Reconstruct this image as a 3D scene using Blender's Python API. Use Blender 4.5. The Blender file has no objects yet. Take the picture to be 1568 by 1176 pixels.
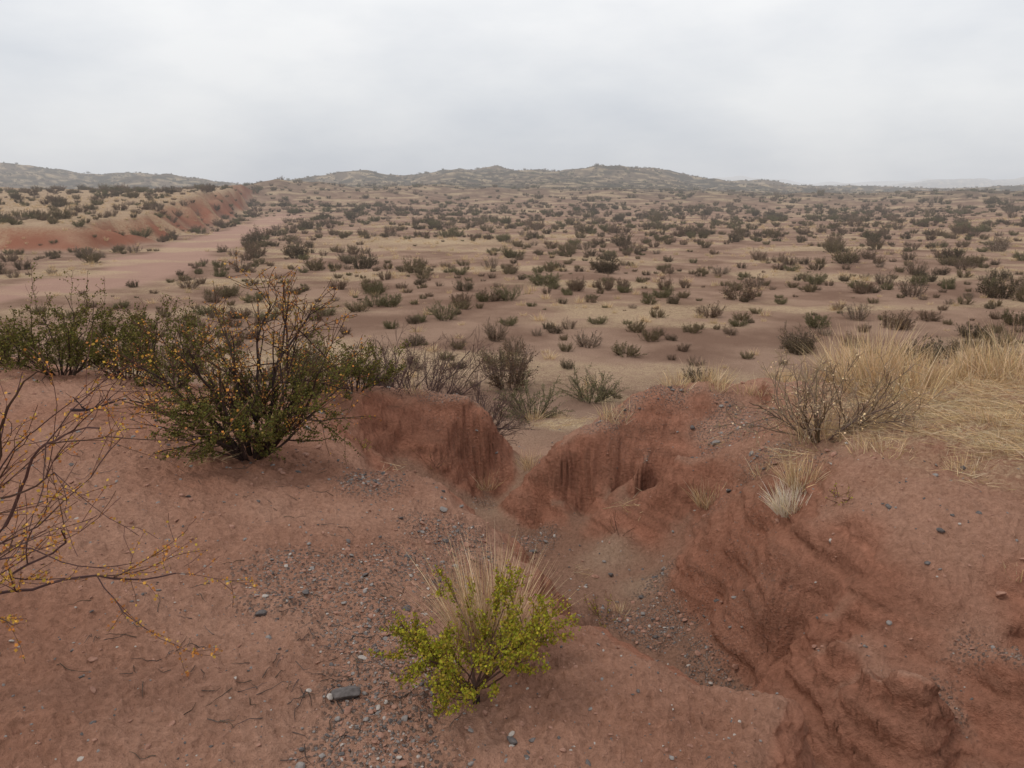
import bpy, bmesh, math, random, numpy as np
from mathutils import Vector, Matrix
random.seed(11); rng=np.random.default_rng(11)
scene=bpy.context.scene
EYE=1.65; P=math.radians(13.4); CP_,SP_=math.cos(P),math.sin(P)

# ---------------------------------------------------------------- noise
def _h(ix,iy,s):
    h=(ix.astype(np.int64)*374761393+iy.astype(np.int64)*668265263+s*974711)&0xFFFFFFFF
    h=((h^(h>>13))*1274126177)&0xFFFFFFFF
    h=(h^(h>>16))&0xFFFFFFFF
    return h.astype(np.float64)/4294967295.0
def gn(x,y,s=0):
    ix=np.floor(x);iy=np.floor(y);fx=x-ix;fy=y-iy
    u=fx*fx*fx*(fx*(fx*6-15)+10);v=fy*fy*fy*(fy*(fy*6-15)+10)
    def g(a,b):
        an=_h(ix+a,iy+b,s)*2*np.pi
        return np.cos(an)*(fx-a)+np.sin(an)*(fy-b)
    n0=g(0,0)*(1-u)+g(1,0)*u; n1=g(0,1)*(1-u)+g(1,1)*u
    return (n0*(1-v)+n1*v)*1.5
def fbm(x,y,o=4,s=0,gain=.5):
    a=1.;t=0.;c,sn=math.cos(.6),math.sin(.6)
    for i in range(o):
        t=t+a*gn(x,y,s+i*17); a*=gain
        x,y=(x*c-y*sn)*2.03+5.1,(x*sn+y*c)*2.03+9.7
    return t
def ss(a,b,x):
    t=np.clip((x-a)/(b-a),0,1); return t*t*(3-2*t)

# ---------------------------------------------------------------- terrain points: image pixels with a chosen elevation, projected through the camera -> world
def w(px,py,z):
    u=(px-784)/784*.643; v=(588-py)/588*.482
    dy=CP_+v*SP_; dz=-SP_+v*CP_; t=(z-EYE)/dz
    return (u*t,dy*t,z)
S=[(0,1176,0.0),(300,1176,0),(600,1176,0),(720,1075,0),(900,1176,0.0),(1100,1110,-0.02),(1230,1130,-0.05),(1180,1176,-.02),
(1290,1140,-.7),(1330,1176,-.7),(1450,1150,-.6),(1568,1150,-.55),
(0,900,.05),(200,900,.05),(400,900,0),(600,900,-.05),(700,960,-.06),(850,950,-.2),(920,985,-.13),(980,1012,-.1),(1040,1040,-.09),(1100,1062,-.08),(1170,1080,-.08),(1230,1100,-.09),
(0,750,.05),(200,750,.05),(400,700,0),(500,760,-.05),(600,720,-.12),(680,740,-.25),(720,785,-.38),(800,830,-.55),(560,850,-.05),(650,850,-.12),(750,850,-.33),(830,880,-.5),
(0,640,0),(200,620,0),(400,640,0),(500,640,-.1),(0,545,-.05),(170,575,-.1),(300,590,-.15),(440,600,-.2),(560,650,-.5),(600,700,-.85),
(570,600,-.25),(640,595,-.3),(700,622,-.44),(740,650,-.62),(768,672,-.82),(795,700,-1.12),(700,745,-1.15),(620,690,-.8),(660,720,-.98),(740,735,-1.18),(760,775,-1.38),(740,755,-1.34),(800,660,-1.9),(870,640,-2.0),
(1000,590,-.1),(1080,588,-.08),(1170,590,-.1),(1170,625,-.3),(1080,640,-.35),(920,640,-.45),(960,615,-.28),(850,690,-.8),(790,740,-1.2),
(900,685,-.6),(940,682,-.57),(980,692,-.55),(1030,705,-.53),(1070,712,-.5),(860,700,-.68),(840,715,-.78),(820,733,-.92),(800,750,-1.03),(780,766,-1.13),
(950,795,-1.22),(900,800,-1.26),(985,795,-1.15),(860,795,-1.24),(820,797,-1.29),(1020,787,-1.04),(1060,772,-.78),(780,798,-1.34),(905,745,-.91),(1000,745,-.80),(950,745,-.88),(860,745,-.91),
(1150,740,-.4),(1100,850,-.72),(1200,730,-.15),(1300,700,.08),(1450,700,.15),(1568,700,.2),(1350,600,.15),(1568,560,.1),(1450,560,0),(1250,590,.05),(1100,700,-.42),
(1230,810,-.20),(1195,850,-.32),(1188,905,-.56),(1350,850,-.1),(1450,900,-.15),(1568,850,.0),(1330,985,-.27),(1440,1025,-.27),(1568,980,-.18),(1250,930,-.36),(1225,985,-.64),(1300,1060,-.58),(1340,1050,-.46),(1440,1085,-.48),(1568,1060,-.46),(1290,960,-.32),(1280,1010,-.54),(1385,1005,-.26),(1390,1065,-.48),
(1150,1020,-.98),(1100,910,-.9),(1000,850,-1.12),(900,860,-1.25),(1050,960,-1.12),(960,920,-1.2),(880,830,-1.28),(1200,960,-.7),(1210,1040,-.9),(900,900,-1.2),(1000,970,-1.15),(1090,1010,-1.05)]
PT=[w(*p) for p in S]+[(-6,2,.1),(-8,6,0),(6,3,.3),(8,7,.2),(0,-3,0),(-5,-3,.05),(5,-3,.2),(2.8,1,-.2),(3.5,2.2,.0),(0,0,0),(-2,0,0),(1.5,.8,-.35),
 (-8,11.5,-1.4),(-5,11,-1.3),(-5,13,-2),(-2.6,10,-1.5),(-.8,9.6,-1.8),(.2,13,-2.15),(1.3,9.6,-1.9),(2.4,9.4,-1.6),(4,10.2,-1.3),(6,11.2,-1.2),(4,13,-2.1),(8,13,-1.8),(-2,13,-2.15),(.2,16,-2.2),(6,16,-2.2),(-6,16,-2.2)]
# cut bank behind the near block, and behind the left mound's rim
for p,dx_,dy_,dr in [((850,950,-.2),.08,.25,.55),((920,985,-.13),.09,.22,.62),((980,1012,-.1),.09,.2,.65),((1040,1040,-.09),.09,.2,.65),((1100,1062,-.08),.09,.2,.62),((1170,1080,-.08),.1,.18,.58),((1230,1100,-.09),.14,.14,.55),((1235,1140,-.05),.16,.05,.55),((1190,1176,-.03),.2,.0,.5),
    ((680,740,-.25),.15,.2,.55),((720,785,-.38),.16,.15,.5),((800,830,-.55),.14,.16,.42),((830,880,-.5),.14,.12,.4),((600,720,-.12),.1,.3,.35)]:
    a_=w(*p); PT.append((a_[0]+dx_,a_[1]+dy_,a_[2]-dr))
PT=np.array(PT,float); CC=.06
def _A(x,y):
    return np.sqrt((x[:,None]-PT[None,:,0])**2+(y[:,None]-PT[None,:,1])**2+CC*CC)
n=len(PT); M=np.zeros((n+3,n+3)); M[:n,:n]=_A(PT[:,0],PT[:,1])+np.eye(n)*(-.012)
M[:n,n]=1;M[:n,n+1]=PT[:,0];M[:n,n+2]=PT[:,1];M[n:,:n]=M[:n,n:].T
SOL=np.linalg.solve(M,np.concatenate([PT[:,2],[0,0,0]]))
def rbf(x,y):
    out=np.empty_like(x)
    for i in range(0,len(x),20000):
        a=x[i:i+20000].astype(np.float32);b=y[i:i+20000].astype(np.float32)
        A=np.sqrt((a[:,None]-PT[None,:,0].astype(np.float32))**2+(b[:,None]-PT[None,:,1].astype(np.float32))**2+np.float32(CC*CC))
        out[i:i+20000]=A.astype(np.float64)@SOL[:n]+SOL[n]+SOL[n+1]*a+SOL[n+2]*b
    return out
def slope(py):
    v=(588-py)/588*.482; return (-SP_+v*CP_)/(CP_+v*SP_)
RID=[
 (230,70,[(300,299),(350,291),(390,284),(425,282),(480,286),(540,289),(620,291),(700,293),(800,296),(900,299)]),
 (480,150,[(380,298),(460,284),(520,280),(570,275),(620,277),(660,272),(700,267),(760,264),(800,268),(860,266),(910,261),(960,265),(1020,268),(1060,277),(1130,285),(1200,292),(1280,297)]),
 (560,150,[(-600,255),(-200,258),(0,261),(60,266),(150,276),(210,273),(300,282),(360,289),(430,297)]),
 (2000,500,[(900,297),(1050,286),(1150,290),(1250,287),(1300,283),(1350,284),(1430,279),(1500,276),(1568,272),(1800,266),(2400,262)]),
 (3300,500,[(300,292),(700,280),(1000,272),(1100,273),(1250,280),(1350,278),(1568,280),(2000,270)])]
def mesa(x,y):
    wob=2.2*fbm(x*.09,y*.09,3,31)
    xb=np.where(y>62,-30-(y-62)*.24,-30.)
    m=ss(-2.6,1.6,xb-x+wob+1.2*gn(x*.4,y*.4,5))*ss(-2.4,2.4,y-56-wob*.8+np.clip((-x-40)*.1,-2,4))
    top=np.clip(-.65+(y-58)*.04,-.7,1.6)
    return m*(1-ss(150,210,y)),top
def far(x,y):
    z=-2.2+.16*fbm(x*.06,y*.06,3,3)*ss(12,40,np.hypot(x,y))+.03*fbm(x*.7,y*.7,3,8)
    m,top=mesa(x,y)
    z=z*(1-m)+(top+.12*fbm(x*.1,y*.1,3,4))*m
    yy=np.maximum(y,1); img_col=784+(x/yy)*1.03*1219.3; img_col=np.where(y>1,img_col,-5000*np.sign(-x+.001))  # direction as image column, since ridge profiles are in image pixels
    z=z+1.6*ss(.35,.8,x/yy)*ss(60,110,y)*(y>1)*(1-ss(200,400,y))
    for k,(D,wd,pr) in enumerate(RID):
        a=np.array(pr,float)
        Hh=EYE+D*slope(np.interp(img_col,a[:,0],a[:,1]))
        sel=np.where(y<D,np.exp(-((y-D)/wd)**2),np.exp(-((y-D)/(wd*1.5))**2))
        sel=sel*(y>1)
        amp=D*.006
        nz=fbm(x/(D*.075),y/(D*.15),3,60+k)
        hh=np.maximum(Hh+2.2,0)
        z=z+sel*(hh+amp*np.minimum(hh/6,1)*(nz-.15))
    return z
GS=.03; g1=np.arange(-19.2,19.2,GS); NG=len(g1)
GXX,GYY=np.meshgrid(g1,g1); rg=np.hypot(GXX,GYY); TAB=np.zeros_like(GXX); mk=(rg<19)
xx,yy_=GXX[mk],GYY[mk]; rw=rg[mk]; ni=rw<18.05; zt=far(xx,yy_); wg=1-ss(12,18,rw[ni]); zt[ni]=rbf(xx[ni],yy_[ni])*wg+zt[ni]*(1-wg); TAB[mk]=zt
def tab(x,y):
    fx=(x+19.2)/GS;fy=(y+19.2)/GS;ix=np.clip(fx.astype(int),0,NG-2);iy=np.clip(fy.astype(int),0,NG-2);fx=fx-ix;fy=fy-iy
    return (TAB[iy,ix]*(1-fx)+TAB[iy,ix+1]*fx)*(1-fy)+(TAB[iy+1,ix]*(1-fx)+TAB[iy+1,ix+1]*fx)*fy
def H(x,y,full=False):
    x=np.asarray(x,float).ravel();y=np.asarray(y,float).ravel()
    r=np.hypot(x,y);z=np.empty_like(x);nm=r<18.2
    if (~nm).any(): z[~nm]=far(x[~nm],y[~nm])
    nr=np.where(nm)[0]
    steep=np.zeros_like(z);gx=np.zeros_like(z);gy=np.zeros_like(z)
    if len(nr):
        a,b=x[nr],y[nr]
        wx=.045*fbm(a*2.6,b*2.6,4,101,.6);wy=.045*fbm(a*2.6,b*2.6,4,102,.6);fa=ss(1.9,3,r[nr])*(1-ss(14,17,r[nr]));a2=a+wx*fa;b2=b+wy*fa
        c=tab(a2,b2); e=.05
        dx=(tab(a2+e,b2)-tab(a2-e,b2))/e/2; dy=(tab(a2,b2+e)-tab(a2,b2-e))/e/2; g=np.hypot(dx,dy)+1e-6
        s=ss(.55,1.15,g+.2*fbm(a*1.7,b*1.7,2,90))*(1-ss(13,16,r[nr])); steep[nr]=s; gx[nr]=dx/g; gy[nr]=dy/g
        hq=.12; nq=1.4*fbm(a*1.7,b*1.7,4,12); q=c/hq+nq; fl=np.floor(q); fr=q-fl
        cq=hq*(fl+ss(.35,.95,fr)-nq)
        pm_=.25+.75*ss(-.1,.4,fbm(a*1.4,b*1.4,2,35))
        c2=c+(cq-c)*np.maximum(s*.5*pm_,.25*ss(.1,.4,fbm(a*1.1,b*1.1,2,33)))
        fd=1-ss(10,16,r[nr])
        c2+=(.028*fbm(a*1.1,b*1.1,3,21)+.017*fbm(a*4.2,b*4.2,3,22))*fd
        rid=1-np.abs(fbm(a*3.1+.5*gn(b*3,a*3,4),b*3.1,3,44)); c2+= -.020*(rid**3)*(.5+s*.1)*fd
        cl=fbm(a*13,b*13,4,23,.65); cr2=1-np.abs(fbm(a*8,b*8,3,77)); c2+=(.008*(cl+np.maximum(cl,0))-.009*cr2**4)*(1-.5*s)*(1-ss(6,14,r[nr]))
        z[nr]=c2
    if full: return z,steep,gx,gy
    return z
def pixel_to_ground(px,py,rmax=900):  # casts an image pixel through the camera to where it meets the ground
    u=(px-784)/784*.643; v=(588-py)/588*.482
    dy=CP_+v*SP_; dz=-SP_+v*CP_
    t=np.geomspace(1.5,rmax,900); zz=EYE+dz*t
    h=H(u*t,dy*t); k=np.where(zz<=h)[0]; k=k[0] if len(k) else len(t)-1
    return float(u*t[k]),float(dy*t[k]),float(h[k])

def blobs(lst):
    o=[]
    for px,py,rad in lst:
        a=pixel_to_ground(px,py); o.append((a[0],a[1],rad))
    return o
GB=blobs([(1100,670,.5),(1010,640,.45),(940,660,.3),(1060,880,.4),(1000,960,.3),(1160,800,.4),(1130,960,.35),(500,890,.3),(570,960,.3),(430,860,.22),(570,1050,.25),(800,830,.3),(480,880,.2),(640,870,.25),(1130,750,.4),(700,830,.25),(1200,1000,.3),(690,620,.5),(560,740,.25),(1500,1060,.25),(560,1130,.2)])
SB=blobs([(1470,630,.8),(1540,665,.6),(1400,600,.55),(1520,590,.9),(1200,580,.35),(1090,580,.3),(1540,575,.8),(1340,585,.5),(860,650,.5),(930,610,.4)])
SAND=blobs([(765,772,.3),(790,720,.5),(810,670,.8),(850,650,.9),(890,625,1.0),(930,850,.25),(980,900,.2)])
def sand(x,y):
    m=np.zeros_like(x)
    for a,b,r in SAND: m=np.maximum(m,np.exp(-(((x-a)**2+(y-b)**2)/(r*r))))
    return m
def gravel(x,y):
    m=np.zeros_like(x)
    for a,b,r in GB: m=np.maximum(m,np.exp(-(((x-a)**2+(y-b)**2)/(r*r))))
    r=np.hypot(x,y)
    return np.clip(m*1.1+.45*fbm(x*2.2,y*2.2,3,70)*(r<14)*(m*.7+.35),0,1)
WASH=np.array([(-24,22),(-19,33),(-18.5,40),(-21,48),(-23,57),(-26,75),(-31,100),(-36,135)])
def straw(x,y):
    m=np.zeros_like(x)
    for a,b,r in SB: m=np.maximum(m,np.exp(-(((x-a)**2+(y-b)**2)/(r*r))))
    m=np.clip(m*1.2+.7*fbm(x*1.8,y*1.8,3,71)*m,0,1)
    f=ss(13,20,np.hypot(x,y))
    pl=ss(.05,.6,fbm(x*.11,y*.2,4,72)+.04)*.75
    me,_=mesa(x,y); pl=np.maximum(pl,np.clip(me*2-1,0,1)*.6)
    st=np.exp(-(((x+7)/8)**2+((y-66)/6)**2)); pl=np.maximum(pl,st)
    return np.clip(np.maximum(m,f*pl),0,1)
def wash(x,y):
    xc=np.interp(y,WASH[:,1],WASH[:,0]); wd=3.2+1.2*gn(y*.15,y*0+.3,9)
    return (1-ss(wd*.6,wd,np.abs(x-xc)))*ss(20,24,y)*(1-ss(120,140,y))

# ---------------------------------------------------------------- ground sheet
th=np.concatenate([np.radians(np.linspace(-180,-56,40,endpoint=False)),np.radians(np.linspace(-56,-37,70,endpoint=False)),np.radians(np.linspace(-37,37,900,endpoint=False)),np.radians(np.linspace(37,56,70,endpoint=False)),np.radians(np.linspace(56,180,40,endpoint=False))])
rr=[.25,.5,.8,1.1,1.4]
r=1.6
while r<5200:
    rr.append(r); r*=1.0042 if r<12 else (1.009 if r<150 else 1.015)
rr=np.array(rr); nt,nrr=len(th),len(rr)
T,R=np.meshgrid(th,rr); X=(R*np.sin(T)).ravel();Y=(R*np.cos(T)).ravel()
Z,ST,GX,GY=H(X,Y,True)
off=ST*.03*fbm((X+Y*.6)*4,Z*11,3,55,.6); off=np.where(np.hypot(X,Y)<14,off,0)
XX=X-GX*off; YY=Y-GY*off
co=np.stack([XX,YY,Z],1).astype(np.float32)
i=np.arange(nrr-1)[:,None]*nt; j=np.arange(nt)[None,:]; j2=(j+1)%nt
quads=np.stack([i+j,i+nt+j,i+nt+j2,i+j2],-1).reshape(-1,4)[:,::-1].astype(np.int32)
nv=len(co)
co=np.vstack([co,[[0,0,float(H([0.],[0.])[0])]]]).astype(np.float32)
me=bpy.data.meshes.new("ground")
tri=np.stack([np.full(nt,nv),np.arange(nt),(np.arange(nt)+1)%nt],1)[:,::-1].astype(np.int32)
loops=np.concatenate([quads.ravel(),tri.ravel()])
starts=np.concatenate([np.arange(len(quads))*4,len(quads)*4+np.arange(len(tri))*3]).astype(np.int32)
me.vertices.add(nv+1);me.vertices.foreach_set("co",co.ravel())
me.loops.add(len(loops));me.loops.foreach_set("vertex_index",loops)
me.polygons.add(len(starts));me.polygons.foreach_set("loop_start",starts)
me.polygons.foreach_set("use_smooth",np.ones(len(starts),bool))
me.update(calc_edges=True)
g_,s_,w_=gravel(X,Y),straw(X,Y),wash(X,Y)
g_=g_*(1-.7*ST)
att=me.attributes.new("zone",'FLOAT_COLOR','POINT')
za=np.zeros((nv+1,4),np.float32);za[:nv,0]=g_;za[:nv,1]=s_;za[:nv,2]=w_;za[:nv,3]=1;att.data.foreach_set("color",za.ravel())
# soil tint by place (red silt near, browner soil on the plain, dark scrub-covered hills)
RD=np.hypot(X,Y)
red=1-ss(9.5,13,RD+ .8*gn(X*.5,Y*.5,3)); 
mm,_=mesa(X,Y); medge=np.clip(mm*(1-mm)*8,0,1)*(.9+.3*fbm(X*.25,Y*.25,3,95))
medge=np.clip(medge,0,1)
def lerp(a,b,t): return np.asarray(a)*(1-t[:,None])+np.asarray(b)*t[:,None]
nb_=np.clip(.5+.8*fbm(X*.9,Y*.9,4,201),0,1); npz=np.clip(.5+.9*fbm(X*.3,Y*.3,5,202,.6),0,1); nh=np.clip(.5+.9*fbm(X*.035,Y*.035,5,203,.65),0,1)
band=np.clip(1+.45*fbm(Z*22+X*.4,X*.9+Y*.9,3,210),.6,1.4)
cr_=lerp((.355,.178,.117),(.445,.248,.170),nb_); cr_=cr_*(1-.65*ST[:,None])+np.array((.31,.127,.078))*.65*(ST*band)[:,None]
gl=(ss(-.5,-.85,Z)*(RD<8)*(1-ST))[:,None]*.7; cr_=cr_*(1-gl)+np.array((.27,.155,.105))*gl  # gully floor: grey-brown sand, also darkened to paint in occlusion shade
sd_=(sand(X,Y)*(1-ST))[:,None]*.75; cr_=cr_*(1-sd_)+np.array((.40,.27,.185))*sd_
cp_=lerp((.225,.138,.098),(.34,.222,.158),npz)
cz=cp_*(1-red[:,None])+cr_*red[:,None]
cz=cz*(1-medge[:,None])+np.array((.28,.115,.07))*medge[:,None]
cz=cz*(1-w_[:,None]*.8)+np.array((.42,.26,.20))*w_[:,None]*.8
hb=(ss(120,300,RD)*.9)[:,None]; cz=cz*(1-hb)+lerp((.05,.044,.03),(.125,.092,.062),ss(.35,.75,nh))*hb
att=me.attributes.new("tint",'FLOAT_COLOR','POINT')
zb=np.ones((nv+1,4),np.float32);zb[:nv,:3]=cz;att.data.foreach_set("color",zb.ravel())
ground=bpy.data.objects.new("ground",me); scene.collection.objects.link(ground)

# ---------------------------------------------------------------- materials helper
def mat(name):
    m=bpy.data.materials.new(name);m.use_nodes=True;m.cycles.emission_sampling='NONE';nt_=m.node_tree;nt_.nodes.clear();return m,nt_,nt_.nodes,nt_.links
def N(ns,t,**k):
    n_=ns.new(t)
    for a,b in k.items(): setattr(n_,a,b)
    return n_
def mixc(ns,L,f,a,b,bt='MIX'):
    m=ns.new('ShaderNodeMix');m.data_type='RGBA';m.blend_type=bt;m.clamp_factor=True
    for sk,val in ((m.inputs[0],f),(m.inputs[6],a),(m.inputs[7],b)):
        if hasattr(val,'is_output'): L.new(val,sk)
        else: sk.default_value=val if not isinstance(val,tuple) else (*val,1)
    return m.outputs[2]
def ramp(ns,L,src,a,b):
    m=ns.new('ShaderNodeMapRange');m.inputs[1].default_value=a;m.inputs[2].default_value=b;L.new(src,m.inputs[0]);return m.outputs[0]
def mul(ns,L,a,b,op='MULTIPLY'):
    m=ns.new('ShaderNodeMath');m.operation=op
    for k,v in enumerate((a,b)):
        if hasattr(v,'is_output'): L.new(v,m.inputs[k])
        else: m.inputs[k].default_value=v
    return m.outputs[0]
def noise(ns,L,vec,sc,det=5,ro=.6):
    m=ns.new('ShaderNodeTexNoise');m.inputs['Scale'].default_value=sc;m.inputs['Detail'].default_value=det;m.inputs['Roughness'].default_value=ro;L.new(vec,m.inputs['Vector']);return m.outputs['Fac']
def painted_haze(ns,L,sh,pos):
    # airlight painted into surfaces as grey emission, stronger with distance from world origin
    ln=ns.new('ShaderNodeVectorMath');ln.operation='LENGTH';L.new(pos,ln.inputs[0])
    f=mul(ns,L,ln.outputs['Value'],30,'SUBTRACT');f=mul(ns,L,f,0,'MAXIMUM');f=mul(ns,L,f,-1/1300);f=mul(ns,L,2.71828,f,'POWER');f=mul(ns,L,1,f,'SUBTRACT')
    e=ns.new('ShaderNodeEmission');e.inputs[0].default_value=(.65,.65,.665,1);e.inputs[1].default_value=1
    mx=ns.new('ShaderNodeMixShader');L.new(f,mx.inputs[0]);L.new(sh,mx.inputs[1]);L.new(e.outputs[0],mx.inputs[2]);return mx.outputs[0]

m,nt_,ns,L=mat("desert_soil")
geo=N(ns,'ShaderNodeNewGeometry');pos=geo.outputs['Position']
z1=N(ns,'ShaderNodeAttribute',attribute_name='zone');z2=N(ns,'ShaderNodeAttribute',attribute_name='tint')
sp=N(ns,'ShaderNodeSeparateColor');L.new(z1.outputs['Color'],sp.inputs[0])
n_mid=noise(ns,L,pos,6,3);n_fin=noise(ns,L,pos,36,5,.72)
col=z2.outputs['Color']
vor=N(ns,'ShaderNodeTexVoronoi');vor.inputs['Scale'].default_value=60;L.new(pos,vor.inputs['Vector'])
hsv=N(ns,'ShaderNodeRGBToBW');L.new(vor.outputs['Color'],hsv.inputs[0])
gcol=mixc(ns,L,ramp(ns,L,hsv.outputs[0],.25,.75),(.16,.125,.108),(.37,.28,.23))
sel=ramp(ns,L,vor.outputs['Distance'],.48,.32)
thr=ramp(ns,L,mul(ns,L,n_fin,sp.outputs[0],'ADD'),.78,1.1)
gm_=mul(ns,L,sel,thr)
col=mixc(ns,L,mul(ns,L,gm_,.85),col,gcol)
stc=mixc(ns,L,ramp(ns,L,n_fin,.35,.65),(.38,.265,.155),(.60,.46,.29))
stf=mul(ns,L,sp.outputs[1],ramp(ns,L,mul(ns,L,n_mid,n_fin,'ADD'),.75,1.1))
col=mixc(ns,L,stf,col,stc)
col=mixc(ns,L,.6,col,mixc(ns,L,ramp(ns,L,n_fin,.28,.72),(.5,.47,.44),(1.35,1.35,1.35)),'MULTIPLY')
bs=N(ns,'ShaderNodeBsdfDiffuse');L.new(col,bs.inputs[0])
bp=N(ns,'ShaderNodeBump');bp.inputs['Strength'].default_value=1;bp.inputs['Distance'].default_value=.035
hh=mul(ns,L,n_fin,mul(ns,L,gm_,.35),'ADD');L.new(hh,bp.inputs['Height']);L.new(bp.outputs[0],bs.inputs['Normal'])
o=N(ns,'ShaderNodeOutputMaterial');L.new(painted_haze(ns,L,bs.outputs[0],pos),o.inputs[0]);me.materials.append(m)

pm,nt_,ns,L=mat("dry_plant")
at=N(ns,'ShaderNodeAttribute',attribute_name='Col');d=N(ns,'ShaderNodeBsdfDiffuse');t=N(ns,'ShaderNodeBsdfTranslucent');mx=N(ns,'ShaderNodeMixShader');mx.inputs[0].default_value=.25
geo=N(ns,'ShaderNodeNewGeometry')
L.new(at.outputs['Color'],d.inputs[0]);L.new(at.outputs['Color'],t.inputs[0]);L.new(d.outputs[0],mx.inputs[1]);L.new(t.outputs[0],mx.inputs[2]);o=N(ns,'ShaderNodeOutputMaterial');L.new(painted_haze(ns,L,mx.outputs[0],geo.outputs['Position']),o.inputs[0])
def stone_mat(name,a,b):
    m,nt_,ns,L=mat(name);tc=N(ns,'ShaderNodeNewGeometry')
    c_=mixc(ns,L,ramp(ns,L,noise(ns,L,tc.outputs['Position'],60,3),.35,.65),a,b)
    b_=N(ns,'ShaderNodeBsdfPrincipled');b_.inputs['Roughness'].default_value=.9;b_.inputs['Specular IOR Level'].default_value=.15;L.new(c_,b_.inputs[0]);o=N(ns,'ShaderNodeOutputMaterial');L.new(b_.outputs[0],o.inputs[0]);return m
SM=[stone_mat("stone_dark",(.09,.076,.07),(.15,.128,.118)),stone_mat("stone_grey",(.18,.155,.14),(.27,.235,.21)),stone_mat("stone_red",(.26,.13,.09),(.36,.2,.14)),stone_mat("stone_pale",(.32,.27,.23),(.44,.38,.33))]

# ---------------------------------------------------------------- plant builders
class B:
    def __init__(s): s.v=[];s.f=[];s.c=[]
    def tube(s,pts,rad,col,sides=4):
        k0=None
        for k,p in enumerate(pts):
            d=(pts[min(k+1,len(pts)-1)]-pts[max(k-1,0)]).normalized()
            a=d.orthogonal().normalized();b=d.cross(a);i0=len(s.v)
            for q in range(sides):
                an=6.2832*q/sides;s.v.append(p+(a*math.cos(an)+b*math.sin(an))*rad[k]);s.c.append(col)
            if k0 is not None:
                for q in range(sides): s.f.append((k0+q,k0+(q+1)%sides,i0+(q+1)%sides,i0+q))
            k0=i0
    def leaf(s,p,size,col):
        a=Vector((random.gauss(0,1),random.gauss(0,1),random.gauss(0,1))).normalized();b=a.orthogonal().normalized()
        a*=size;b*=size*.5;i=len(s.v);s.v+= [p-a*.1,p+a*.5+b,p+a,p+a*.5-b];s.c+=[col]*4;s.f.append((i,i+1,i+2,i+3))
    def blade(s,p,d,L_,w_,col,droop=.4,seg=3):
        d=d.normalized();side=d.cross(Vector((random.uniform(-1,1),random.uniform(-1,1),.3))).normalized();i=len(s.v);q=p.copy();dd=d.copy()
        for k in range(seg):
            ww=w_*(1-k/seg*.7);s.v+=[q-side*ww,q+side*ww];s.c+=[tuple(x*(.8+.35*k/seg) for x in col[:3])]*2
            q=q+dd*(L_/seg);dd=(dd+Vector((d.x,d.y,-.35))*droop*random.uniform(.2,.8)+rv()*.06).normalized()
        s.v.append(q);s.c.append(tuple(x*1.1 for x in col[:3]));
        for k in range(seg-1): s.f.append((i+2*k,i+2*k+1,i+2*k+3,i+2*k+2))
        s.f.append((i+2*seg-2,i+2*seg-1,i+2*seg))
    def mesh(s,name):
        me=bpy.data.meshes.new(name);me.from_pydata([tuple(v) for v in s.v],[],s.f);a=me.color_attributes.new("Col",'FLOAT_COLOR','POINT')
        a.data.foreach_set("color",np.array([(*c[:3],1) for c in s.c],np.float32).ravel());me.materials.append(pm);return me
    def obj(s,name,loc=(0,0,0),coll=None):
        o=bpy.data.objects.new(name,s.mesh(name));o.location=loc;(coll or scene.collection).objects.link(o);return o
def vj(c,j=.2):
    k=random.uniform(1-j,1+j);return (c[0]*k*random.uniform(.93,1.07),c[1]*k,c[2]*k*random.uniform(.85,1.15))
def rv(): return Vector((random.gauss(0,1),random.gauss(0,1),random.gauss(0,1)))
def grow(b,p,d,L_,r,lv,q):
    ns_=max(3,int(L_/q['seg']));pts=[p.copy()];ds=[d.copy()]
    for k in range(ns_):
        d=(d+rv()*q['jit']+Vector((0,0,q['up']))).normalized();p=p+d*(L_/ns_);pts.append(p.copy());ds.append(d.copy())
    rad=[max(r*(1-.65*k/ns_),q.get('rmin',.0012)) for k in range(ns_+1)]
    bc=vj(q['bark'] if lv>0 else q.get('twig',q['bark']),.15)
    b.tube(pts,rad,bc,4 if r>.004 else 3)
    if lv<=q.get('leaflv',1) and q['leafn']>0:
        nl=int(q['leafn']*L_*random.uniform(.3,1.5))
        for _ in range(nl):
            k=random.uniform(.15,1)*ns_;k0=min(int(k),ns_-1);pp=pts[k0].lerp(pts[k0+1],k-k0)+rv()*q['ls']*.7
            if 'lf' in q and random.random()>q['lf'](pp): continue
            b.leaf(pp,q['ls']*random.uniform(.6,1.4),vj(random.choice(q['lc']),.3))
    if lv>0:
        nc=q['kids'][lv-1]
        for _ in range(nc):
            k=random.randint(max(1,int(ns_*q.get('kmin',.25))),ns_);dd=(ds[k]+rv()*q['spr']).normalized()
            grow(b,pts[k],dd,L_*random.uniform(.3,.6)*(1.15-.45*k/ns_),rad[k]*.65,lv-1,q)
def shrub(b,n_,h,spread,r,q,lv=2,org=Vector((0,0,0)),br=.04,bias=Vector((0,0,0))):
    for _ in range(n_):
        a=random.uniform(0,6.283);t=spread*math.sqrt(random.random());d=Vector((math.cos(a)*math.sin(t),math.sin(a)*math.sin(t),math.cos(t)))+bias
        grow(b,org+Vector((math.cos(a)*br,math.sin(a)*br,-.03)),d.normalized(),h*random.uniform(.6,1.05),r*random.uniform(.6,1.1),lv,q)
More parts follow.
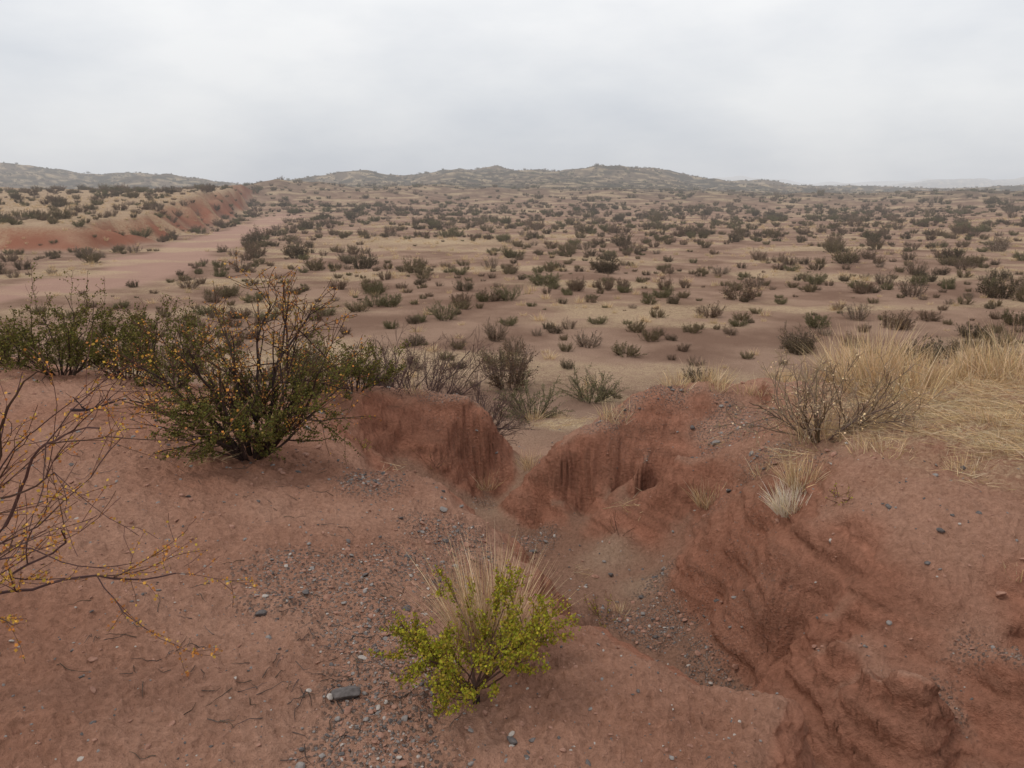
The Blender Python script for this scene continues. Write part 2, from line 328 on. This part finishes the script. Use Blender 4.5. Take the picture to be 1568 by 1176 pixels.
def tuft(b,n_,h,rad,cols,org=Vector((0,0,0)),wd=.0016,spread=.5,droop=.35):
    nc=max(1,int(rad/.06))*3 if rad>.11 else 1
    cen=[Vector((random.gauss(0,.45)*rad,random.gauss(0,.45)*rad,0)) for _ in range(nc)] if nc>1 else [Vector((0,0,0))]
    chs=[random.uniform(.55,1.1) for _ in cen] if nc>1 else [1.]
    r1=rad if nc==1 else .09
    for _ in range(n_):
        ci_=random.randrange(nc);a=random.uniform(0,6.283);rr_=r1*math.sqrt(random.random());t=spread*(.25+rr_/r1)*random.uniform(.3,1.5)
        p=org+cen[ci_]+Vector((math.cos(a)*rr_,math.sin(a)*rr_,-.04));a+=random.gauss(0,.7)
        b.blade(p,Vector((math.cos(a)*math.sin(t),math.sin(a)*math.sin(t),math.cos(t))),chs[ci_]*h*random.uniform(.3,1.05),wd*random.uniform(.6,1.4),vj(random.choice(cols),.28),droop)
STRAW=[(.70,.50,.29),(.60,.42,.24),(.80,.62,.39),(.46,.31,.175)]
BARK=(.09,.06,.048);BARKR=(.15,.082,.058)
OL=[(.125,.118,.032),(.16,.148,.04),(.085,.085,.027),(.2,.155,.047)]
YG=[(.29,.27,.03),(.37,.33,.035),(.21,.21,.025),(.34,.23,.04)]
OR=[(.55,.24,.06),(.46,.18,.06),(.66,.37,.08)]

pc=bpy.data.collections.new("scrub_kinds")
kinds=[([(.19,.142,.08),(.15,.12,.065),(.23,.175,.105)],.95),([(.22,.145,.098),(.26,.182,.125),(.165,.118,.08)],.85),([(.17,.15,.075),(.14,.125,.062),(.21,.18,.10)],.95),([(.26,.188,.133),(.3,.225,.16)],.5),([(.13,.10,.064),(.11,.088,.057),(.17,.13,.085)],1.05)]
for k,(lc,dn) in enumerate(kinds):
    b=B();q=dict(seg=.08,jit=.14,up=.07,bark=(.12,.088,.07),twig=(.185,.13,.096),leafn=90*dn,ls=.022,lc=lc,leaflv=1,kids=[4,3],spr=.4,rmin=.003)
    shrub(b,42,.5,.95,.006,q,1,br=.14);b.obj("scrub_a%d"%k,coll=pc)
for k in range(3):
    b=B();tuft(b,110,.34,.10,STRAW if k<2 else STRAW[1:2]+[(.46,.37,.23)],wd=.004,spread=.6,droop=.25);b.obj("scrub_b%d"%k,coll=pc)

def scatter(name,pts,rot,scl,idx,coll):
    me=bpy.data.meshes.new(name);me.vertices.add(len(pts));me.vertices.foreach_set("co",np.asarray(pts,np.float32).ravel())
    for nm,ty,ar,key in (('rot','FLOAT_VECTOR',rot,'vector'),('scl','FLOAT_VECTOR',scl,'vector'),('idx','INT',idx,'value')):
        a=me.attributes.new(nm,ty,'POINT');a.data.foreach_set(key,np.asarray(ar,np.int32 if ty=='INT' else np.float32).ravel())
    ob=bpy.data.objects.new(name,me);scene.collection.objects.link(ob)
    g=bpy.data.node_groups.new(name+"_nodes",'GeometryNodeTree')
    g.interface.new_socket("Geometry",in_out='INPUT',socket_type='NodeSocketGeometry');g.interface.new_socket("Geometry",in_out='OUTPUT',socket_type='NodeSocketGeometry')
    gi=g.nodes.new('NodeGroupInput');go=g.nodes.new('NodeGroupOutput');io=g.nodes.new('GeometryNodeInstanceOnPoints');ci=g.nodes.new('GeometryNodeCollectionInfo')
    ci.inputs['Collection'].default_value=coll;ci.inputs['Separate Children'].default_value=True;ci.inputs['Reset Children'].default_value=True
    g.links.new(gi.outputs[0],io.inputs['Points']);g.links.new(ci.outputs[0],io.inputs['Instance']);io.inputs['Pick Instance'].default_value=True
    for nm,ty,sk in (('rot','FLOAT_VECTOR','Rotation'),('scl','FLOAT_VECTOR','Scale'),('idx','INT','Instance Index')):
        na=g.nodes.new('GeometryNodeInputNamedAttribute');na.data_type=ty;na.inputs['Name'].default_value=nm;g.links.new(na.outputs['Attribute'],io.inputs[sk])
    g.links.new(io.outputs[0],go.inputs[0]);md=ob.modifiers.new("instances",'NODES');md.node_group=g;return ob

def cand(n_,r0,r1,az,pw=1.0):
    u=rng.random(n_);r_=np.sqrt(r0*r0+(r1*r1-r0*r0)*u);a=np.radians(rng.uniform(-az,az,n_));return r_*np.sin(a),r_*np.cos(a)
def thin(x,y,dmin):
    keep=[];grid={}
    for k in range(len(x)):
        gx_,gy_=int(x[k]//dmin),int(y[k]//dmin)
        if any((x[k]-x[o_])**2+(y[k]-y[o_])**2<dmin*dmin for a in(-1,0,1) for c in(-1,0,1) for o_ in grid.get((gx_+a,gy_+c),[])): continue
        grid.setdefault((gx_,gy_),[]).append(k);keep.append(k)
    return np.array(keep)
a,c=cand(11500,12.5,170,50);a1,c1=cand(20000,170,650,40);x=np.concatenate([a,a1]);y=np.concatenate([c,c1])
k=thin(x,y,.6);x,y=x[k],y[k]
dens=.5+.8*fbm(x*.09,y*.13,3,80);dens*=(1-wash(x,y));dens*=1-.4*straw(x,y)
k=rng.random(len(x))<dens;x,y=x[k],y[k]
a,c=cand(6500,12.5,120,46);s0=straw(a,c);k=rng.random(len(a))<(.35+.65*s0)*(1-wash(a,c));a,c=a[k],c[k]
a3,c3=cand(600,12.5,45,45);k=thin(a3,c3,.6);a3,c3=a3[k],c3[k];k=rng.random(len(a3))<(1-wash(a3,c3));a3,c3=a3[k],c3[k]
nb0=len(x);x=np.concatenate([x,a3]);y=np.concatenate([y,c3])
nb=len(x);x=np.concatenate([x,a]);y=np.concatenate([y,c]);z=H(x,y)
idx=rng.choice([0,1,2,3,4],len(x),p=[.28,.24,.18,.12,.18]);idx[nb:]=rng.integers(5,8,len(x)-nb)
sc=rng.lognormal(-.45,.42,len(x));sc=np.clip(sc,.22,1.45);sc*=1+.3*ss(30,80,np.hypot(x,y));sc[np.hypot(x,y)>170]*=1.2
sc[nb0:nb]*=.6
sc[nb:]=np.clip(sc[nb:]*1.1,.3,1.1)
scl=np.stack([sc*rng.uniform(.85,1.25,len(x)),sc*1.05,sc*rng.uniform(.8,1.2,len(x))],1);rot=np.stack([rng.normal(0,.08,len(x)),rng.normal(0,.08,len(x)),rng.uniform(0,6.28,len(x))],1)
scatter("desert_scrub",np.stack([x,y,z-.02],1),rot,scl,idx,pc)

gc=bpy.data.collections.new("pebble_kinds")
def rock(name,mt,sub=2,sz=1.,fl=.55):
    bm=bmesh.new();bmesh.ops.create_icosphere(bm,subdivisions=sub,radius=1)
    cuts=[(rv().normalized(),random.uniform(.55,.85)) for _ in range(9)]
    for v in bm.verts:
        for nn,dd in cuts:
            e=v.co.dot(nn)-dd
            if e>0: v.co-=nn*e
        v.co=Vector((v.co.x*1.25,v.co.y,v.co.z*fl))*sz
    me=bpy.data.meshes.new(name);bm.to_mesh(me);bm.free();me.materials.append(mt);return me
for k in range(12):
    o=bpy.data.objects.new("pebble_%02d"%k,rock("pebble_%02d"%k,SM[[0,0,1,2,2,1,0,3,1,2,2,2][k]]));gc.objects.link(o)
u=rng.random(190000);r_=1.7*(13/1.7)**u;a=np.radians(rng.uniform(-40,40,len(u)));x=r_*np.sin(a);y=r_*np.cos(a)
gm=gravel(x,y);st=straw(x,y);k=rng.random(len(x))<(gm**1.8*.42+.04)*(1-st);x,y,gm=x[k],y[k],gm[k]
z,st_,_,_=H(x,y,True);k=rng.random(len(x))>st_*.9;x,y,z=x[k],y[k],z[k];sz=rng.lognormal(math.log(.0042),.55,len(x));sz=np.clip(sz,.0015,.024);sz*=np.clip(np.hypot(x,y)/3.5,.8,1.7)
scatter("gravel",np.stack([x,y,z+sz*.1],1),np.stack([rng.normal(0,.3,len(x)),rng.normal(0,.3,len(x)),rng.uniform(0,6.28,len(x))],1),np.stack([sz]*3,1),rng.integers(0,12,len(x)),gc)

lc=bpy.data.collections.new("straw_kinds")
for k in range(4):
    b=B()
    for _ in range(45):
        p=Vector((random.gauss(0,.09),random.gauss(0,.09),random.uniform(0,.02)));a=random.uniform(0,6.28)
        b.blade(p,Vector((math.cos(a),math.sin(a),random.uniform(0,.35))),random.uniform(.06,.2),.0018,vj(random.choice(STRAW),.2),.2,2)
    b.obj("straw_a%d"%k,coll=lc)
for k in range(3):
    b=B();tuft(b,60,.18,.06,STRAW,wd=.0018,spread=.7);b.obj("straw_b%d"%k,coll=lc)
u=rng.random(9000);r_=3*(14/3)**u;a=np.radians(rng.uniform(-42,42,len(u)));x=r_*np.sin(a);y=r_*np.cos(a);st=straw(x,y)
k=rng.random(len(x))<(st**1.5*.7+.004*(r_>5));x,y=x[k],y[k];z=H(x,y);n1=len(x)
scatter("straw_litter",np.stack([x,y,z],1),np.stack([rng.normal(0,.1,n1),rng.normal(0,.1,n1),rng.uniform(0,6.28,n1)],1),np.stack([rng.uniform(.6,1.2,n1)]*3,1),rng.choice(7,n1,p=[.2,.2,.2,.2,.07,.07,.06]),lc)

# ---------------------------------------------------------------- hero plants
def at(px,py,dz=0): 
    a=pixel_to_ground(px,py);return Vector((a[0],a[1],a[2]+dz))
def on(x,y): return Vector((x,y,float(H([x],[y])[0])))
Qb=dict(seg=.06,jit=.13,up=.03,bark=BARK,twig=BARKR,leafn=210,ls=.0108,lc=OL,leaflv=1,kids=[6,6],spr=.5,rmin=.0016,lf=lambda p:1.0 if p.z<.5 else .22)
p0=at(388,700)
random.seed(5)
b=B();shrub(b,25,.76,.95,.011,dict(Qb),2,br=.07)
Qt=dict(Qb);Qt.update(lc=OR+OL[3:],leafn=65,lf=lambda p:.65,jit=.13,up=.02,kids=[8,8],spr=.6,rmin=.002,bark=(.075,.05,.042),twig=(.14,.078,.056))
for dd,hh in (((.16,0,1),1.08),((.04,.1,1),1.0),((.3,.1,1),1.05),((.5,0,.9),.98),((-.2,0,1),.92),((.75,0,.7),.95),((-.6,0,.8),.95),((-.85,.1,.6),.9),((.2,-.2,1),.9)):
    grow(b,Vector((dd[0]*.08,dd[1]*.08,-.03)),Vector(dd).normalized(),hh,.015,2,Qt)
b.obj("creosote_bush",p0)
b=B();Qs=dict(seg=.025,jit=.13,up=.02,bark=(.14,.08,.06),twig=(.2,.09,.06),leafn=400,ls=.0075,lc=YG,leaflv=1,kids=[5,5],spr=.42,rmin=.0009,kmin=.4,lf=lambda p:1.0 if (p.z>.08 and math.hypot(p.x,p.y)>.07) else .15)
b.tube([Vector((0,0,-.04)),Vector((.005,0,.03)),Vector((0,0,.06))],[.014,.012,.011],(.05,.035,.03),6)
for k in range(26):
    a=k*2.4+random.uniform(-.3,.3);t=random.uniform(.65,1.25);grow(b,Vector((0,0,.05)),Vector((math.cos(a)*math.sin(t),math.sin(a)*math.sin(t),math.cos(t))),.34*random.uniform(.6,1.05),.0042,2,Qs)
b.obj("creosote_bush",at(728,1078))
b=B();tuft(b,700,.47,.10,STRAW,wd=.0015,spread=.38,droop=.3);b.obj("grass_tuft",at(748,985,.0))
for px,y_,h,n_ in ((98,7.6,.85,30),(262,7.2,.72,26),(200,7.7,.65,18),(545,7.75,.5,20),(470,7.4,.5,14),(20,7.9,.5,16)):
    q=dict(Qb);q.update(leafn=140,ls=.014,kids=[6,4],lf=lambda p:.9 if p.z<.6 else .35);b=B();shrub(b,n_,h,.95,.009,q,2,br=.08)
    b.obj("creosote_bush",on((px-784)/1219.3*y_*1.03,y_))
for px,y_,h,n_ in ((650,8.5,.85,26),(715,8.9,.85,24),(735,8.4,.5,14),(600,8.2,.6,16)):
    q=dict(Qb);q.update(leafn=25,lc=[(.15,.10,.08)],ls=.012,kids=[6,5],bark=(.12,.08,.07),twig=(.17,.105,.085));b=B();shrub(b,n_,h,1.1,.009,q,2,br=.1);b.obj("dry_shrub",on((px-784)/1219.3*y_*1.03,y_))
b=B();q=dict(seg=.05,jit=.15,up=.01,bark=(.13,.075,.062),twig=(.17,.09,.07),leafn=110,ls=.008,lc=OR+[(.55,.36,.07)],leaflv=1,kids=[5,5],spr=.55,rmin=.0011,lf=lambda p:.9 if p.z<.5 else .35)
for z0,d,L_ in ((.45,(1,.05,.4),1.05),(.45,(1,0,.15),1.2),(.4,(1,.1,.22),1.1),(.3,(1,-.05,.0),.85),(.5,(.9,.2,.5),.8),(.3,(1,.2,.08),.9),(.28,(1,.0,.15),.8)):
    s0=Vector((0,0,0));mid=Vector((.12,0,z0*.9));b.tube([s0,mid*.5+Vector((.0,0,.05)),mid],[.014,.011,.009],(.09,.06,.05),5);grow(b,mid,Vector(d).normalized(),L_,.0075,2,q)
b.obj("creosote_bush",on(-2.12,2.3))
b=B();q=dict(seg=.06,jit=.17,up=.03,bark=(.22,.155,.11),twig=(.36,.26,.17),leafn=18,lc=STRAW,ls=.012,leaflv=0,kids=[7,6],spr=.5,rmin=.0018)
shrub(b,30,.62,1.1,.009,q,2,br=.1);tuft(b,300,.42,.25,STRAW,wd=.002);b.obj("dry_shrub",at(1255,672))
for px,py,nn,h,rd in ((1340,592,1300,.66,.34),(1380,602,500,.5,.25),(1205,580,700,.5,.34),(1290,585,500,.6,.22),(1550,572,900,.55,.34),(1490,575,260,.35,.2),(1420,590,400,.42,.25),(1090,588,240,.28,.16),(1040,592,200,.24,.12),(1085,770,300,.24,.1),(1212,785,420,.24,.1),(1225,740,260,.24,.1),(1350,690,200,.2,.15),(1150,600,150,.2,.12),(590,585,220,.28,.12),(945,640,200,.25,.2),(850,640,200,.25,.2),(815,710,200,.24,.12),(745,750,160,.25,.1),(950,940,90,.15,.06),(1560,880,40,.1,.05),(635,600,80,.2,.1),(1480,720,120,.16,.1)):
    b=B();tuft(b,nn,h,rd,STRAW if py!=785 else [(.8,.7,.54),(.7,.6,.44)],wd=.0021,spread=.5,droop=.3);b.obj("grass_tuft",at(px,py))
for px,py,s_ in ((925,950,.16),(1290,765,.1),(555,690,.12),(180,590,.25),(665,720,.35),(950,820,.2)):
    q=dict(Qs);q.update(leafn=60 if s_<.2 else 8,seg=.03,rmin=.0012,lf=lambda p:1);b=B();shrub(b,8,s_,1.1,.003,q,1,br=.01);b.obj("seedling_shrub",at(px,py))
for px,py,s_ in ((812,640,.7),(905,615,.6),(575,470,.5),(780,460,.65),(680,490,.6)):
    q=dict(Qb);q.update(leafn=90,ls=.018,lc=[(.2,.175,.09),(.155,.14,.075)],bark=(.13,.095,.075),twig=(.18,.13,.095),kids=[5,4],rmin=.003,lf=lambda p:1);b=B();shrub(b,34,s_,1.1,.009,q,1,br=.15);b.obj("desert_shrub",at(px,py))

b=B()
for _ in range(170):
    px,py=random.choice([(560,1060),(240,990),(330,1060),(560,1000),(480,1100),(90,700),(480,740),(600,880)]);px+=random.gauss(0,75);py+=random.gauss(0,42)
    p=at(px,py,.004);a=random.uniform(0,6.28);L_=random.uniform(.03,.13);k=3+int(L_*30);pts=[p];d=Vector((math.cos(a),math.sin(a),0))
    for _k in range(k):
        d=(d+Vector((random.gauss(0,.2),random.gauss(0,.2),0))).normalized();pp=pts[-1]+d*L_/k;pts.append(pp)
    hz=H([v.x for v in pts],[v.y for v in pts]);pts=[Vector((v.x,v.y,float(hz[i_])+.005)) for i_,v in enumerate(pts)]
    b.tube(pts,[.0019*(1-.6*i_/k) for i_ in range(k+1)],vj((.11,.085,.07),.35),3)
b.obj("fallen_twigs")
b=B();q=dict(seg=.06,jit=.2,up=0,bark=(.08,.06,.055),leafn=0,ls=.01,lc=OL,kids=[4,3],spr=.5,rmin=.002)
p=at(110,640,.05);grow(b,p,Vector((1,.1,.02)).normalized(),.5,.014,2,q);b.obj("dead_branch")
o=bpy.data.objects.new("stone",rock("stone",SM[0],3,.04,.5));o.location=at(530,1066,.008);scene.collection.objects.link(o)
for px,py,s_ in ((400,945,.022),(700,815,.02),(1440,815,.02),(935,885,.025),(1060,655,.03)):
    o=bpy.data.objects.new("stone",rock("stone",SM[random.choice([0,1])],2,s_,.6));o.location=at(px,py,.004);o.rotation_euler[2]=random.uniform(0,6);scene.collection.objects.link(o)

# ---------------------------------------------------------------- sky, sun, camera
wd=bpy.data.worlds.new("World");scene.world=wd;wd.use_nodes=True;ns=wd.node_tree.nodes;L=wd.node_tree.links;ns.clear()
EL,AZ=math.radians(58),math.radians(-105)
sky=N(ns,'ShaderNodeTexSky',sky_type='NISHITA',sun_disc=False,sun_elevation=EL,sun_rotation=AZ)
b1=N(ns,'ShaderNodeBackground');b1.inputs[1].default_value=.1;L.new(sky.outputs[0],b1.inputs[0])
tc=N(ns,'ShaderNodeTexCoord');sx=N(ns,'ShaderNodeSeparateXYZ');L.new(tc.outputs['Generated'],sx.inputs[0])
mp=N(ns,'ShaderNodeMapping');mp.inputs['Scale'].default_value=(1,1,2.6);L.new(tc.outputs['Generated'],mp.inputs[0])
cl=noise(ns,L,mp.outputs[0],2.2,6,.52)
cr=N(ns,'ShaderNodeValToRGB');L.new(sx.outputs[2],cr.inputs[0]);e=cr.color_ramp.elements
e[0].position=0;e[0].color=(.67,.67,.69,1);e[1].position=.6;e[1].color=(.84,.87,.93,1);n_=e.new(.12);n_.color=(.82,.825,.84,1);n_=e.new(.28);n_.color=(.99,.99,1.0,1)
cc_=mixc(ns,L,.95,cr.outputs[0],mixc(ns,L,ramp(ns,L,cl,.36,.6),(.81,.835,.87),(1.03,1.03,1.02)),'MULTIPLY')
b2=N(ns,'ShaderNodeBackground');b2.inputs[1].default_value=1.03;L.new(cc_,b2.inputs[0])
mx=N(ns,'ShaderNodeMixShader');mx.inputs[0].default_value=.95;L.new(b1.outputs[0],mx.inputs[1]);L.new(b2.outputs[0],mx.inputs[2]);o=N(ns,'ShaderNodeOutputWorld');L.new(mx.outputs[0],o.inputs[0])
sl=bpy.data.lights.new("sun",'SUN');sl.energy=1.2;sl.angle=math.radians(16);sl.color=(1,.96,.9);so=bpy.data.objects.new("sun",sl);scene.collection.objects.link(so)
sd=Vector((math.sin(AZ)*math.cos(EL),math.cos(AZ)*math.cos(EL),math.sin(EL)));so.rotation_euler=sd.to_track_quat('Z','Y').to_euler()
cam=bpy.data.cameras.new("camera");co_=bpy.data.objects.new("camera",cam);scene.collection.objects.link(co_);co_.location=(0,0,EYE);co_.rotation_euler=(math.pi/2-P,0,0)
cam.sensor_width=36;cam.lens=18/.643;cam.clip_end=9000;cam.clip_start=.05;scene.camera=co_
scene.view_settings.view_transform='Standard';scene.view_settings.look='None';scene.view_settings.exposure=0
